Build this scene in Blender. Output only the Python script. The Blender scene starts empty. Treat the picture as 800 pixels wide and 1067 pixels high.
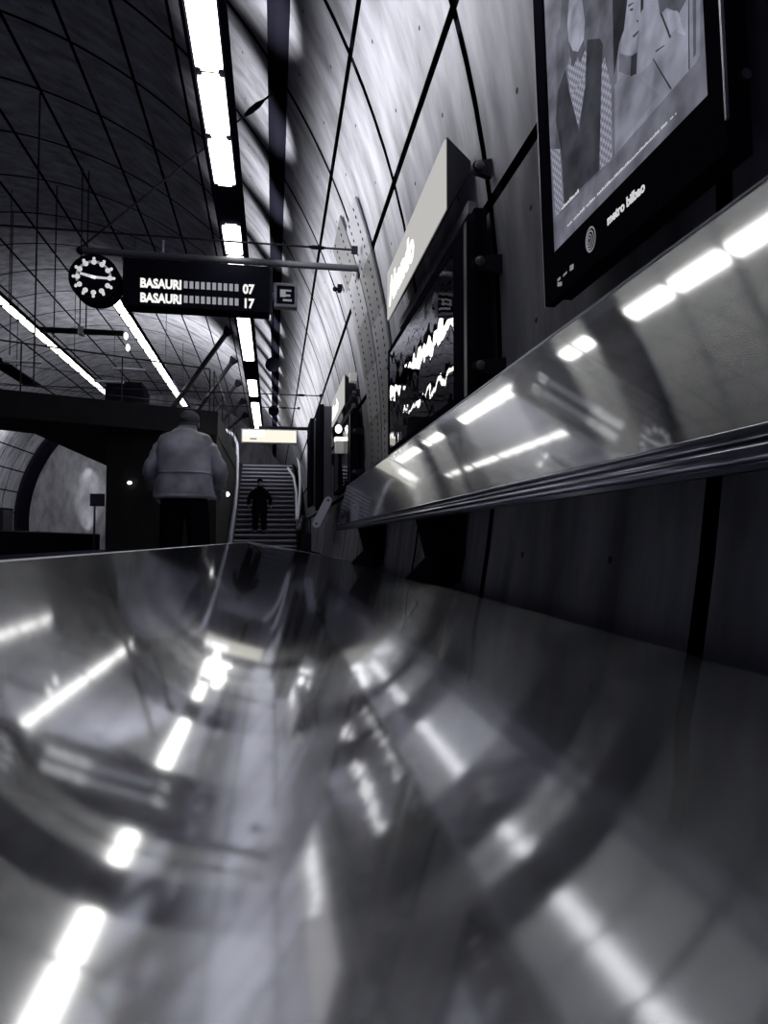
import bpy, bmesh, math, random
from math import sin, cos, tan, pi, radians as R, sqrt, atan2
from mathutils import Vector, Matrix, noise
random.seed(7)
sc = bpy.context.scene
C = sc.collection
H = 0.5                      # height of the camera above the platform; all coordinates below are relative to the camera height

# ------------------------------------------------------------------ camera
PSI, PIT, F = R(9.33), R(2.4), 700.0
cam = bpy.data.objects.new('camera', bpy.data.cameras.new('camera'))
C.objects.link(cam)
cam.location = (0, 0, H)
cam.rotation_euler = (pi/2 + PIT, 0, -PSI)
cam.data.sensor_fit = 'HORIZONTAL'; cam.data.sensor_width = 36; cam.data.lens = 36*F/800
cam.data.clip_start = 0.01; cam.data.clip_end = 200
sc.camera = cam
FW = Vector((sin(PSI)*cos(PIT), cos(PSI)*cos(PIT), sin(PIT)))
RT = Vector((cos(PSI), -sin(PSI), 0)); UP = RT.cross(FW)
def ray(px, py): return FW*F + RT*(px-400) + UP*(533.5-py)
def fy(px, py, Y):
    d = ray(px, py); return d.x*Y/d.y, d.z*Y/d.y
def onwall(px, py, x0, z0=0.0, s=0.0):          # side-wall plane X = x0 + s (Z - z0)
    d = ray(px, py); t = (x0 - s*z0)/(d.x - s*d.z); return d.y*t, d.z*t

# ------------------------------------------------------------------ materials
def nt(name):
    m = bpy.data.materials.new(name); m.use_nodes = True
    return m, m.node_tree.nodes, m.node_tree.links, m.node_tree.nodes['Principled BSDF']
def mat(name, col, rough=.5, metal=0., emit=None, es=0., coat=0., spec=.5):
    m, n, l, b = nt(name)
    b.inputs['Base Color'].default_value = (*col, 1); b.inputs['Roughness'].default_value = rough
    b.inputs['Metallic'].default_value = metal; b.inputs['Coat Weight'].default_value = coat
    b.inputs['Specular IOR Level'].default_value = spec
    if spec < .2: b.inputs['IOR'].default_value = 1.0
    if emit: b.inputs['Emission Color'].default_value = (*emit, 1); b.inputs['Emission Strength'].default_value = es
    return m
def glow(name, col, s):
    m = bpy.data.materials.new(name); m.use_nodes = True; n = m.node_tree.nodes; n.clear()
    e = n.new('ShaderNodeEmission'); e.inputs[0].default_value = (*col, 1); e.inputs[1].default_value = s
    o = n.new('ShaderNodeOutputMaterial'); m.node_tree.links.new(e.outputs[0], o.inputs[0]); return m
def tint(v): return (v*.93, v*.95, v*1.18)
def concrete(name, lo, hi, holes=True, rough=.75):
    m, n, l, b = nt(name)
    tc = n.new('ShaderNodeTexCoord'); mp = n.new('ShaderNodeMapping'); mp.inputs['Scale'].default_value = (1.6, 2.6, .7)
    l.new(tc.outputs['Object'], mp.inputs[0])
    a = n.new('ShaderNodeTexNoise'); a.inputs['Scale'].default_value = 1.7; a.inputs['Detail'].default_value = 6; a.inputs['Roughness'].default_value = .55
    l.new(mp.outputs[0], a.inputs['Vector'])
    mp2 = n.new('ShaderNodeMapping'); mp2.inputs['Scale'].default_value = (1.6, 3.0, .45); l.new(tc.outputs['Object'], mp2.inputs[0])
    s = n.new('ShaderNodeTexNoise'); s.inputs['Scale'].default_value = 2.0; s.inputs['Detail'].default_value = 5; l.new(mp2.outputs[0], s.inputs['Vector'])
    mx = n.new('ShaderNodeMix'); mx.inputs[0].default_value = .30; l.new(a.outputs[0], mx.inputs[2]); l.new(s.outputs[0], mx.inputs[3])
    r = n.new('ShaderNodeValToRGB'); l.new(mx.outputs[0], r.inputs[0])
    r.color_ramp.elements[0].position = .34; r.color_ramp.elements[0].color = (*tint(lo), 1)
    r.color_ramp.elements[1].position = .64; r.color_ramp.elements[1].color = (*tint(hi), 1)
    out = r.outputs[0]
    if holes:                                        # formwork tie holes cast in every panel
        uv = n.new('ShaderNodeUVMap'); sep = n.new('ShaderNodeSeparateXYZ'); l.new(uv.outputs[0], sep.inputs[0])
        def absd(sock, c, k):
            x = n.new('ShaderNodeMath'); x.operation = 'PINGPONG'; x.inputs[1].default_value = .5; l.new(sock, x.inputs[0])
            y = n.new('ShaderNodeMath'); y.operation = 'SUBTRACT'; y.inputs[1].default_value = c; l.new(x.outputs[0], y.inputs[0])
            z = n.new('ShaderNodeMath'); z.operation = 'MULTIPLY'; z.inputs[1].default_value = k; l.new(y.outputs[0], z.inputs[0])
            w = n.new('ShaderNodeMath'); w.operation = 'POWER'; w.inputs[1].default_value = 2; 
            ab = n.new('ShaderNodeMath'); ab.operation = 'ABSOLUTE'; l.new(z.outputs[0], ab.inputs[0]); l.new(ab.outputs[0], w.inputs[0]); return w.outputs[0]
        sm = n.new('ShaderNodeMath'); l.new(absd(sep.outputs[0], .27, 1.65), sm.inputs[0]); l.new(absd(sep.outputs[1], .24, 1.04), sm.inputs[1])
        lt = n.new('ShaderNodeMath'); lt.operation = 'LESS_THAN'; lt.inputs[1].default_value = .014**2; l.new(sm.outputs[0], lt.inputs[0])
        mix = n.new('ShaderNodeMixRGB'); l.new(lt.outputs[0], mix.inputs[0]); l.new(out, mix.inputs[1]); mix.inputs[2].default_value = (.006, .006, .01, 1); out = mix.outputs[0]
    l.new(out, b.inputs['Base Color']); b.inputs['Roughness'].default_value = rough
    bp = n.new('ShaderNodeBump'); bp.inputs['Strength'].default_value = .18; bp.inputs['Distance'].default_value = .012
    l.new(a.outputs[0], bp.inputs['Height']); l.new(bp.outputs[0], b.inputs['Normal'])
    return m
def steel(name, col, rough, rough2, mixf, aniso=(0, 0), wave=.0, scratch=.12, rot=0.):
    m, n, l, b = nt(name); n.remove(b); out = n['Material Output']
    tc = n.new('ShaderNodeTexCoord')
    mp = n.new('ShaderNodeMapping'); mp.inputs['Scale'].default_value = (60, .8, 60); l.new(tc.outputs['Object'], mp.inputs[0])
    br = n.new('ShaderNodeTexNoise'); br.inputs['Scale'].default_value = 3; br.inputs['Detail'].default_value = 5; l.new(mp.outputs[0], br.inputs['Vector'])
    bl = n.new('ShaderNodeTexNoise'); bl.inputs['Scale'].default_value = 1.6; bl.inputs['Detail'].default_value = 4; l.new(tc.outputs['Object'], bl.inputs['Vector'])
    tg = n.new('ShaderNodeTangent'); tg.direction_type = 'UV_MAP'
    def lobe(r0, an):
        g = n.new('ShaderNodeBsdfAnisotropic'); g.inputs['Color'].default_value = (*col, 1)
        mr = n.new('ShaderNodeMapRange'); mr.inputs[3].default_value = r0*.75; mr.inputs[4].default_value = r0*1.3; l.new(bl.outputs[0], mr.inputs[0]); l.new(mr.outputs[0], g.inputs['Roughness'])
        g.inputs['Anisotropy'].default_value = an; g.inputs['Rotation'].default_value = rot; l.new(tg.outputs[0], g.inputs['Tangent']); return g
    g1, g2 = lobe(rough, aniso[0]), lobe(rough2, aniso[1])
    bp = n.new('ShaderNodeBump'); bp.inputs['Strength'].default_value = scratch; bp.inputs['Distance'].default_value = .0006; l.new(br.outputs[0], bp.inputs['Height'])
    if wave:
        wv = n.new('ShaderNodeTexNoise'); wv.inputs['Scale'].default_value = 2.2; wv.inputs['Detail'].default_value = 0; l.new(tc.outputs['Object'], wv.inputs['Vector'])
        b2 = n.new('ShaderNodeBump'); b2.inputs['Strength'].default_value = wave; b2.inputs['Distance'].default_value = .02; l.new(wv.outputs[0], b2.inputs['Height']); l.new(b2.outputs[0], bp.inputs['Normal'])
    for g in (g1, g2): l.new(bp.outputs[0], g.inputs['Normal'])
    mx = n.new('ShaderNodeMixShader'); mx.inputs[0].default_value = mixf; l.new(g1.outputs[0], mx.inputs[1]); l.new(g2.outputs[0], mx.inputs[2])
    l.new(mx.outputs[0], out.inputs[0]); return m

WARM = (1.0, .985, .90)
M = {}
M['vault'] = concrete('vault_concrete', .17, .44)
M['wallshade'] = concrete('shaded_vault_concrete', .09, .28)  # same concrete as the vault, darkened for the shade of the backrest
M['joint'] = mat('joint_shadow', (.008, .008, .014), 1., spec=.0)
M['black'] = mat('black_paint', (.011, .011, .019), .4, spec=.12)
M['matte'] = mat('matte_black', (.010, .010, .018), .9, spec=.05)
M['dark'] = mat('dark_steel', (.025, .026, .035), .4, .6)
M['grey'] = mat('grey_paint', tint(.12), .5)
M['pale'] = mat('pale_paint', tint(.68), .45)
M['plate'] = mat('plate_steel', tint(.26), .5, .3)
M['alu'] = mat('aluminium', tint(.55), .32, 1.)
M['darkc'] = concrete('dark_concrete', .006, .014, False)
M['farc'] = concrete('bulkhead_concrete', .16, .36, False)
M['floor'] = mat('floor_tiles', (.03, .03, .04), .25)
M['step'] = mat('stair_tread', tint(.05), .5)
M['nose'] = mat('stair_nosing', tint(.60), .4)
M['seat'] = steel('brushed_seat_steel', (.62, .63, .68), .066, .125, .32, (.5, .9), 0, 0, 0)
M['back'] = steel('brushed_back_steel', (.66, .67, .71), .055, .16, .55, (.3, .88), .0, 0, 0)
M['roll'] = steel('rolled_steel', tint(.30), .10, .30, .35, (0, 0), 0, .05)
M['lamp'] = glow('lamp_diffuser', WARM, 6)
M['lampfar'] = glow('far_lamp_diffuser', WARM, 5)
M['led'] = glow('led_matrix', (1, 1, .97), 1.0)
M['leddim'] = glow('led_matrix_dim', (.75, .77, .85), .40)
M['signface'] = glow('lightbox_face', (1, .98, .95), .52)
M['signtext'] = glow('lightbox_letters', (1, 1, .97), 2.2)
M['exit'] = glow('exit_sign_face', (1, .96, .80), 1.0)
M['exitpic'] = glow('exit_sign_pictogram', (1, 1, .95), 3.0)
M['white'] = mat('glowing_white_enamel', (.75, .75, .74), .5, emit=(1, 1, .95), es=.12)  # enamel given a faint glow so it looks brighter lit
M['print'] = mat('white_print', (.7, .7, .7), .6, emit=(1, 1, 1), es=.55)
M['printdim'] = mat('grey_print', (.3, .3, .33), .6, emit=(.5, .5, .55), es=.35)
M['skin'] = mat('skin', (.30, .29, .31), .55)
M['hairg'] = mat('grey_hair', tint(.075), .75)
M['jacket'] = None
M['trouser'] = mat('dark_trousers', (.008, .008, .013), .9, spec=.15)
M['coat'] = mat('dark_coat', (.006, .006, .010), .9, spec=.15)
M['shoe'] = mat('dark_shoes', (.01, .01, .014), .5)
M['ballast'] = concrete('trackbed', .01, .03, False)
def leather():
    m, n, l, b = nt('grey_leather')
    tc = n.new('ShaderNodeTexCoord'); a = n.new('ShaderNodeTexNoise'); a.inputs['Scale'].default_value = 5; a.inputs['Detail'].default_value = 2; l.new(tc.outputs['Object'], a.inputs['Vector'])
    r = n.new('ShaderNodeValToRGB'); l.new(a.outputs[0], r.inputs[0])
    r.color_ramp.elements[0].position = .35; r.color_ramp.elements[0].color = (*tint(.24), 1); r.color_ramp.elements[1].position = .7; r.color_ramp.elements[1].color = (*tint(.58), 1)
    l.new(r.outputs[0], b.inputs['Base Color']); b.inputs['Roughness'].default_value = .42
    bp = n.new('ShaderNodeBump'); bp.inputs['Strength'].default_value = .5; bp.inputs['Distance'].default_value = .04; l.new(a.outputs[0], bp.inputs['Height']); l.new(bp.outputs[0], b.inputs['Normal']); return m
M['jacket'] = leather()
def glass():
    m, n, l, b = nt('panel_glass'); n.remove(b)
    t = n.new('ShaderNodeBsdfTransparent'); g = n.new('ShaderNodeBsdfGlossy'); g.inputs['Roughness'].default_value = .015; g.inputs['Color'].default_value = (.95, .95, 1, 1)
    tc = n.new('ShaderNodeTexCoord'); w = n.new('ShaderNodeTexNoise'); w.inputs['Scale'].default_value = 5.; w.inputs['Detail'].default_value = 1; l.new(tc.outputs['Object'], w.inputs['Vector'])
    bp = n.new('ShaderNodeBump'); bp.inputs['Strength'].default_value = .10; bp.inputs['Distance'].default_value = .02; l.new(w.outputs[0], bp.inputs['Height']); l.new(bp.outputs[0], g.inputs['Normal'])
    fr = n.new('ShaderNodeFresnel'); fr.inputs[0].default_value = 1.6
    mx = n.new('ShaderNodeMixShader'); l.new(fr.outputs[0], mx.inputs[0]); l.new(t.outputs[0], mx.inputs[1]); l.new(g.outputs[0], mx.inputs[2]); l.new(mx.outputs[0], n['Material Output'].inputs[0]); return m
M['glass'] = glass()
def mapsheet():
    m, n, l, b = nt('glowing_map_print')
    tc = n.new('ShaderNodeTexCoord'); mp = n.new('ShaderNodeMapping'); mp.inputs['Scale'].default_value = (1, 3.5, 3.5); l.new(tc.outputs['Object'], mp.inputs[0])
    v = n.new('ShaderNodeTexVoronoi'); v.feature = 'DISTANCE_TO_EDGE'; v.inputs['Scale'].default_value = 3.2; l.new(mp.outputs[0], v.inputs['Vector'])
    a = n.new('ShaderNodeTexNoise'); a.inputs['Scale'].default_value = 5; a.inputs['Detail'].default_value = 8; l.new(mp.outputs[0], a.inputs['Vector'])
    r = n.new('ShaderNodeValToRGB'); l.new(a.outputs[0], r.inputs[0]); r.color_ramp.elements[0].position = .38; r.color_ramp.elements[0].color = (*tint(.05), 1); r.color_ramp.elements[1].position = .66; r.color_ramp.elements[1].color = (*tint(.34), 1)
    lt = n.new('ShaderNodeMath'); lt.operation = 'LESS_THAN'; lt.inputs[1].default_value = .035; l.new(v.outputs[0], lt.inputs[0])
    mix = n.new('ShaderNodeMixRGB'); l.new(lt.outputs[0], mix.inputs[0]); l.new(r.outputs[0], mix.inputs[1]); mix.inputs[2].default_value = (*tint(.40), 1)
    l.new(mix.outputs[0], b.inputs['Base Color']); l.new(mix.outputs[0], b.inputs['Emission Color']); b.inputs['Emission Strength'].default_value = .30; b.inputs['Roughness'].default_value = .6; return m  # sheet made to glow, since it hangs in shadow
M['map'] = mapsheet()
def pgray(v, e=.30):
    k = 'poster_%03d_%d' % (int(v*1000), int(e*100))
    if k not in M:                                   # printed half-tones: cloudy variation round one grey
        m, n, l, b = nt(k); tc = n.new('ShaderNodeTexCoord'); a = n.new('ShaderNodeTexNoise'); a.inputs['Scale'].default_value = 9; a.inputs['Detail'].default_value = 2; l.new(tc.outputs['Object'], a.inputs['Vector'])
        r = n.new('ShaderNodeValToRGB'); l.new(a.outputs[0], r.inputs[0])
        r.color_ramp.elements[0].position = .34; r.color_ramp.elements[0].color = (*tint(v*.62), 1); r.color_ramp.elements[1].position = .66; r.color_ramp.elements[1].color = (*tint(v*1.35), 1)
        l.new(r.outputs[0], b.inputs['Base Color']); l.new(r.outputs[0], b.inputs['Emission Color']); b.inputs['Emission Strength'].default_value = e*2.2; b.inputs['Roughness'].default_value = .5; b.inputs['IOR'].default_value = 1.0; M[k] = m
    return M[k]
def checks():
    m, n, l, b = nt('checked_shirt_print')
    tc = n.new('ShaderNodeTexCoord'); c = n.new('ShaderNodeTexChecker'); c.inputs['Scale'].default_value = 75; l.new(tc.outputs['Object'], c.inputs['Vector'])
    c.inputs[1].default_value = (*tint(.42), 1); c.inputs[2].default_value = (*tint(.22), 1)
    l.new(c.outputs[0], b.inputs['Base Color']); l.new(c.outputs[0], b.inputs['Emission Color']); b.inputs['Emission Strength'].default_value = .6; b.inputs['IOR'].default_value = 1.0; return m
M['check'] = checks()

# ------------------------------------------------------------------ mesh helpers
ORI = {}
def obj(name, bm, m, parent=None, smooth=False, local=False, bevel=0.):
    if bevel:
        bmesh.ops.bevel(bm, geom=[e for e in bm.edges if len(e.link_faces) == 2 and e.calc_face_angle(0) > .6], offset=bevel, segments=2, profile=.6, affect='EDGES')
    o0 = ORI.get(parent.name, Vector((0, 0, 0))) if parent else Vector((0, 0, 0))
    if not local:
        for v in bm.verts: v.co = v.co + Vector((0, 0, H)) - o0
    bmesh.ops.recalc_face_normals(bm, faces=bm.faces)
    me = bpy.data.meshes.new(name); bm.to_mesh(me); bm.free()
    if smooth:
        for p in me.polygons: p.use_smooth = True
        try: me.set_sharp_from_angle(angle=R(38))
        except Exception: pass
    me.materials.append(m)
    o = bpy.data.objects.new(name, me); C.objects.link(o)
    if parent: o.parent = parent; ORI[o.name] = o0
    return o
def tag(o, label, cat, group=None):
    o['label'] = label; o['category'] = cat
    if group: o['group'] = group
    return o
def thing(name, label, cat, loc, group=None):
    o = bpy.data.objects.new(name, None); C.objects.link(o); o.empty_display_size = .1
    o.location = (loc[0], loc[1], loc[2]+H); ORI[o.name] = Vector(o.location)
    return tag(o, label, cat, group)
def struct(name, bm, m, smooth=False, parent=None):
    o = obj(name, bm, m, parent, smooth); o['kind'] = 'structure'; return o
def dup(root, label=None, loc=None, rz=None, group=None):
    r = root.copy(); C.objects.link(r)
    if loc: r.location = (loc[0], loc[1], loc[2]+H)
    if rz is not None: r.rotation_euler.z = rz
    if label: r['label'] = label
    if group: r['group'] = group
    for ch in list(root.children):
        c = ch.copy(); C.objects.link(c); c.parent = r
        for g in list(ch.children):
            d = g.copy(); C.objects.link(d); d.parent = c
    return r
def B(): return bmesh.new()
def box(bm, x0, x1, y0, y1, z0, z1):
    vs = [bm.verts.new((x, y, z)) for z in (z0, z1) for y in (y0, y1) for x in (x0, x1)]
    for f in ((0, 1, 3, 2), (4, 6, 7, 5), (0, 4, 5, 1), (2, 3, 7, 6), (0, 2, 6, 4), (1, 5, 7, 3)): bm.faces.new([vs[i] for i in f])
    return bm
def prism(bm, loop0, loop1):
    a = [bm.verts.new(p) for p in loop0]; b = [bm.verts.new(p) for p in loop1]; n = len(a)
    bm.faces.new(a); bm.faces.new(b[::-1])
    for i in range(n): bm.faces.new((a[i], b[i], b[(i+1) % n], a[(i+1) % n]))
    return bm
def sec(bm, xz, y0, y1): return prism(bm, [(x, y0, z) for x, z in xz], [(x, y1, z) for x, z in xz])
def tube(bm, pts, r, n=10, cap=True):
    pts = [Vector(p) for p in pts]; rr = r if isinstance(r, (list, tuple)) else [r]*len(pts); rings = []; u = None
    for i, p in enumerate(pts):
        d = (pts[min(i+1, len(pts)-1)] - pts[max(i-1, 0)]).normalized()
        if u is None: u = d.cross(Vector((0, 0, 1)) if abs(d.z) < .9 else Vector((1, 0, 0))).normalized()
        u = (u - d*u.dot(d)).normalized(); w = d.cross(u)
        rings.append([bm.verts.new(p + (u*cos(2*pi*k/n) + w*sin(2*pi*k/n))*rr[i]) for k in range(n)])
    for a, b in zip(rings, rings[1:]):
        for k in range(n): bm.faces.new((a[k], a[(k+1) % n], b[(k+1) % n], b[k]))
    if cap: bm.faces.new(rings[0][::-1]); bm.faces.new(rings[-1])
    return bm
def disc(bm, c, axis, r, h, n=32):
    c = Vector(c); a = Vector(axis).normalized(); return tube(bm, [c, c + a*h], r, n)
def ball(bm, c, r, s=(1, 1, 1), u=14, v=10):
    bmesh.ops.create_uvsphere(bm, u_segments=u, v_segments=v, radius=r, matrix=Matrix.Translation(c) @ Matrix.Diagonal((*s, 1))); return bm
def textbm(s, size, ex=.002, off=0., align='LEFT'):
    cu = bpy.data.curves.new('t', 'FONT'); cu.body = s; cu.size = size; cu.extrude = ex; cu.offset = off; cu.align_x = align; cu.resolution_u = 3
    o = bpy.data.objects.new('t', cu); C.objects.link(o)
    dg = bpy.context.evaluated_depsgraph_get(); me = bpy.data.meshes.new_from_object(o.evaluated_get(dg))
    bm = B(); bm.from_mesh(me); bpy.data.objects.remove(o); bpy.data.curves.remove(cu); bpy.data.meshes.remove(me); return bm
def place(bm, org, ux, uy):
    ux = Vector(ux).normalized(); uy = Vector(uy).normalized(); n = ux.cross(uy); o = Vector(org)
    for v in bm.verts: v.co = o + ux*v.co.x + uy*v.co.y + n*v.co.z
    return bm

# ------------------------------------------------------------------ cavern shell
VX, VZ, VR = -5.86, .95, 7.0
PITCH, Y0, DPH = 1.74, 3.27, 8.5
def wx(z): return VX + sqrt(VR*VR - (z-VZ)**2)
def vpt(ph, y, r=VR): return Vector((VX + r*cos(ph), y, VZ + r*sin(ph)))
def shell(name, phs, k0, k1, m, flat=False):
    bm = B(); uvl = bm.loops.layers.uv.new('UVMap'); g = .032
    for k in range(k0, k1):
        ya, yb = Y0 + k*PITCH + g, Y0 + (k+1)*PITCH - g
        for a, b in zip(phs, phs[1:]):
            pa, pb = R(a) + g/VR, R(b) - g/VR; n = 4; rows = []
            for i in range(n+1):
                p = pa + (pb-pa)*i/n
                rows.append((bm.verts.new(vpt(p, ya)), bm.verts.new(vpt(p, yb)), i/n))
            for (v0, v1, t0), (w0, w1, t1) in zip(rows, rows[1:]):
                f = bm.faces.new((v0, v1, w1, w0))
                for lp, uv in zip(f.loops, ((0, t0), (1, t0), (1, t1), (0, t1))): lp[uvl].uv = uv
    o = bm; me = bpy.data.meshes.new(name)
    for v in bm.verts: v.co.z += H
    bm.to_mesh(me); bm.free(); me.materials.append(m)
    ob = bpy.data.objects.new(name, me); C.objects.link(ob); ob['kind'] = 'structure'; return ob
KA, KB = -5, 20
js = [6.5 + DPH*i for i in range(0, 21)]
shell('ceiling', js, KA, KB, M['vault'])
shell('wall_right', [-11.9, -10.5, -2.0, 6.5], KA, KB, M['wallshade'])
shell('wall_left', [js[-1], js[-1]+DPH, 194.5], KA, KB, M['vault'])
bm = B(); YA, YB = Y0+KA*PITCH, Y0+KB*PITCH
ring = [(vpt(R(a), YA, VR+.05), vpt(R(a), YB, VR+.05)) for a in [-12.2 + i*2.1 for i in range(100)]]
vs = [(bm.verts.new(a), bm.verts.new(b)) for a, b in ring]
for (a, b), (c, d) in zip(vs, vs[1:]): bm.faces.new((a, b, d, c))
struct('ceiling_backing', bm, M['joint'])
# dark service channel running along the vault
bm = B()
for y0, y1 in ((YA, YB),):
    a0, a1 = R(32-.55), R(32+1.9)
    prism(bm, [vpt(a, y0, r) for a, r in ((a0, VR-.002), (a0, VR-.02), ((a0+a1)/2, VR-.05), (a1, VR-.05), (a1, VR-.002))], [vpt(a, y1, r) for a, r in ((a0, VR-.002), (a0, VR-.02), ((a0+a1)/2, VR-.05), (a1, VR-.05), (a1, VR-.002))])
struct('trim_1', bm, M['matte'])
# platform, track bed, opposite platform
struct('floor', box(B(), -3.6, wx(-.5)+.02, YA, YB, -.9, -.5), M['floor'])
struct('trackbed_floor', box(B(), -8.9, -3.6, YA, YB, -1.8, -1.6), M['ballast'])
struct('floor_opposite', box(B(), -12.7, -8.9, YA, YB, -1.6, -.5), M['floor'])
# end wall of the cavern
bm = B(); ring = [vpt(R(a), YB, VR+.06) for a in range(-14, 196, 5)]; prism(bm, ring, [p + Vector((0, .3, 0)) for p in ring]); struct('wall_end', bm, M['farc'])
# dark strip added as the shade by the end wall, left side of the cavern
bm = B()
for i in range(20):
    a, b = R(128+i*3.4), R(128+(i+1)*3.4)
    prism(bm, [vpt(a, 36.2, VR-.01), vpt(a, 36.2, VR-.16), vpt(a, 37.9, VR-.16), vpt(a, 37.9, VR-.01)], [vpt(b, 36.2, VR-.01), vpt(b, 36.2, VR-.16), vpt(b, 37.9, VR-.16), vpt(b, 37.9, VR-.01)])
struct('shade_strip', bm, M['matte'])

# ------------------------------------------------------------------ bench
HM, TL = .09, .171                                   # seat lies HM under the camera and falls TL per metre towards the wall
SL = ((-.40, -.24), (-.33, -.235), (-.175, -.205), (-.10, -.185), (-.05, -.165), (0, -.145), (.20, -.145), (.30, -.185), (1.2, -.20))   # the pressed sheet is not quite flat: slope at x
def slope(x):
    for (a, p), (b, q) in zip(SL, SL[1:]):
        if x <= b: return p + (q-p)*(x-a)/(b-a)
    return SL[-1][1]
def sz(x): n = 60; return -HM + sum(slope(x*(i+.5)/n) for i in range(n))*x/n
XF, XE, YN, YFAR = -.33, .90, -.7, 8.75
bench = thing('bench', 'long polished steel bench against the concrete wall with leaning backrest', 'bench', (.3, 4, -.5))
def uvplate(name, quad, thick, m, parent, nrm):
    bm = B(); uvl = bm.loops.layers.uv.new('UVMap'); n = Vector(nrm).normalized()*thick
    a = [bm.verts.new(p) for p in quad]; b = [bm.verts.new(Vector(p)-n) for p in quad]
    fs = [bm.faces.new(a), bm.faces.new(b[::-1])] + [bm.faces.new((a[i], b[i], b[(i+1) % 4], a[(i+1) % 4])) for i in range(4)]
    for f in fs:
        for lp in f.loops: lp[uvl].uv = (lp.vert.co.y, lp.vert.co.x + lp.vert.co.z)
    return obj(name, bm, m, parent)
bm = B(); uvl = bm.loops.layers.uv.new('UVMap'); rows = []
for i in range(124):
    x = XF + (XE-XF)*i/123; rows.append([bm.verts.new((x, y, sz(x) + dz)) for y, dz in ((YN, 0), (YFAR, 0), (YFAR, -.004), (YN, -.004))])
fs = [bm.faces.new((a[k], a[(k+1) % 4], b[(k+1) % 4], b[k])) for a, b in zip(rows, rows[1:]) for k in range(4)] + [bm.faces.new(rows[0]), bm.faces.new(rows[-1][::-1])]
for f in fs:
    for lp in f.loops: lp[uvl].uv = (lp.vert.co.y, lp.vert.co.x)
obj('seat', bm, M['seat'], bench, True)
obj('front_edge', tube(B(), [(XF, YN, sz(XF)-.012), (XF, YFAR, sz(XF)-.012)], .0125, 20), M['alu'], bench, True)
obj('end_edge', tube(B(), [(XF, YFAR, sz(XF)-.006), (XE, YFAR, sz(XE)-.006)], .014, 12), M['plate'], bench, True)
X1, Z1, X2, Z2 = .80, .195, .925, .69
nb = Vector((-(Z2-Z1), 0, X2-X1)).normalized()
for y0, y1 in ((YN, 4.93), (4.935, 8.62)):
    uvplate('backrest', [(X1, y0, Z1), (X2, y0, Z2), (X2, y1, Z2), (X1, y1, Z1)], .005, M['back'], bench, nb)
obj('top_flange', sec(B(), [(X2-.004, Z2-.003), (X2-.004, Z2+.003), (X2+.06, Z2+.0), (X2+.06, Z2-.006)], YN, 8.62), M['alu'], bench)
bm = B()
tube(bm, [(X1+.018, YN, Z1-.010), (X1+.018, 8.66, Z1-.010)], .021, 20); tube(bm, [(X1+.014, YN, Z1-.045), (X1+.014, 8.66, Z1-.045)], .020, 20)
box(bm, X1+.012, X1+.03, YN, 8.66, Z1-.075, Z1-.01)
obj('rolled_edge', bm, M['roll'], bench, True)
for y in (3.78, 6.5):
    bm = B()
    sec(bm, [(X1+.01, Z1-.06), (X1+.13, Z1+.3), (wx(.4)-.06, .42), (wx(0)-.005, .0), (wx(-.3)-.004, -.3), (XE-.05, sz(XE-.05)-.01), (XE-.16, sz(XE-.16)-.01), (XE-.03, -.1)], y, y+.05)
    box(bm, wx(0)-.05, wx(0)-.012, y-.12, y+.2, -.24, .26)
    obj('bracket', bm, M['matte'], bench)
for y in (.4, 3.2, 6.0, 8.5):
    bm = B(); sec(bm, [(XF+.08, sz(XF)-.03), (XE-.06, sz(XE)-.006), (XE-.08, -.5), (XE-.2, -.5), (XE-.3, sz(XE)-.1), (XF+.1, sz(XF)-.07)], y, y+.03)
    obj('leg', bm, M['dark'], bench, bevel=.004)
# pale end frame at the far end
def slab(bm, p, q, w, y0, y1, n=8):
    p, q = Vector(p), Vector(q); d = (q-p).normalized(); s = Vector((-d.y, d.x)); pts = []
    for i in range(n+1): a = -pi/2 + pi*i/n; pts.append(q + d*cos(a)*w + s*sin(a)*w)
    for i in range(n+1): a = pi/2 + pi*i/n; pts.append(p + d*cos(a)*w + s*sin(a)*w)
    return sec(bm, [(v.x, v.y) for v in pts], y0, y1)
ex0 = fy(329, 546, 8.8); ex1 = fy(341, 522, 8.8)
endf = obj('end_plate', slab(B(), ex0, ex1, .05, 8.66, 8.74), M['pale'], bench)
for t in (.0, 1.):
    q = Vector(ex0).lerp(Vector(ex1), t); obj('bolt', disc(B(), (q.x, 8.655, q.y), (0, 1, 0), .014, .01, 12), M['black'], endf)
def curved(pts): return [fy(px, py, 8.8) for px, py in pts]
bm = B(); sec(bm, curved([(345, 532), (346, 545), (345, 575), (340, 600), (332, 613), (330, 590), (335, 575), (338, 548)]), 8.70, 8.73); obj('end_bracket', bm, M['grey'], bench)

# ------------------------------------------------------------------ poster board (backlit)
AX, AZ, AS = .985, .85, -.032
def ax(z, off=0.): return AX + AS*(z-AZ) - off
ad = thing('poster_board', 'large black framed backlit poster board leaning on the wall above the bench', 'poster board', (1.0, 2, .7))
ya, zb = onwall(568, 320, AX, AZ, AS); yb = onwall(757, 152, AX, AZ, AS)[0]; zt = 2.25
def adsec(bm, z0, z1, y0, y1, d0, d1):                # d0 in front of the frame plane, d1 behind it
    return sec(bm, [(ax(z0, d0), z0), (ax(z1, d0), z1), (ax(z1, -d1), z1), (ax(z0, -d1), z0)], y0, y1)
q = [onwall(px, py, AX, AZ, AS) for px, py in ((575, 266), (737, 98))]
sy0, sy1, szb = q[0][0], q[1][0], (q[0][1]+q[1][1])/2
bm = B()
adsec(bm, zb, szb, yb, ya, 0, .035); adsec(bm, szb, zt, sy0, ya, 0, .035); adsec(bm, szb, zt, yb, sy1, 0, .035); adsec(bm, 2.18, zt, sy1, sy0, 0, .035)
obj('frame', bm, M['black'], ad)
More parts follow.
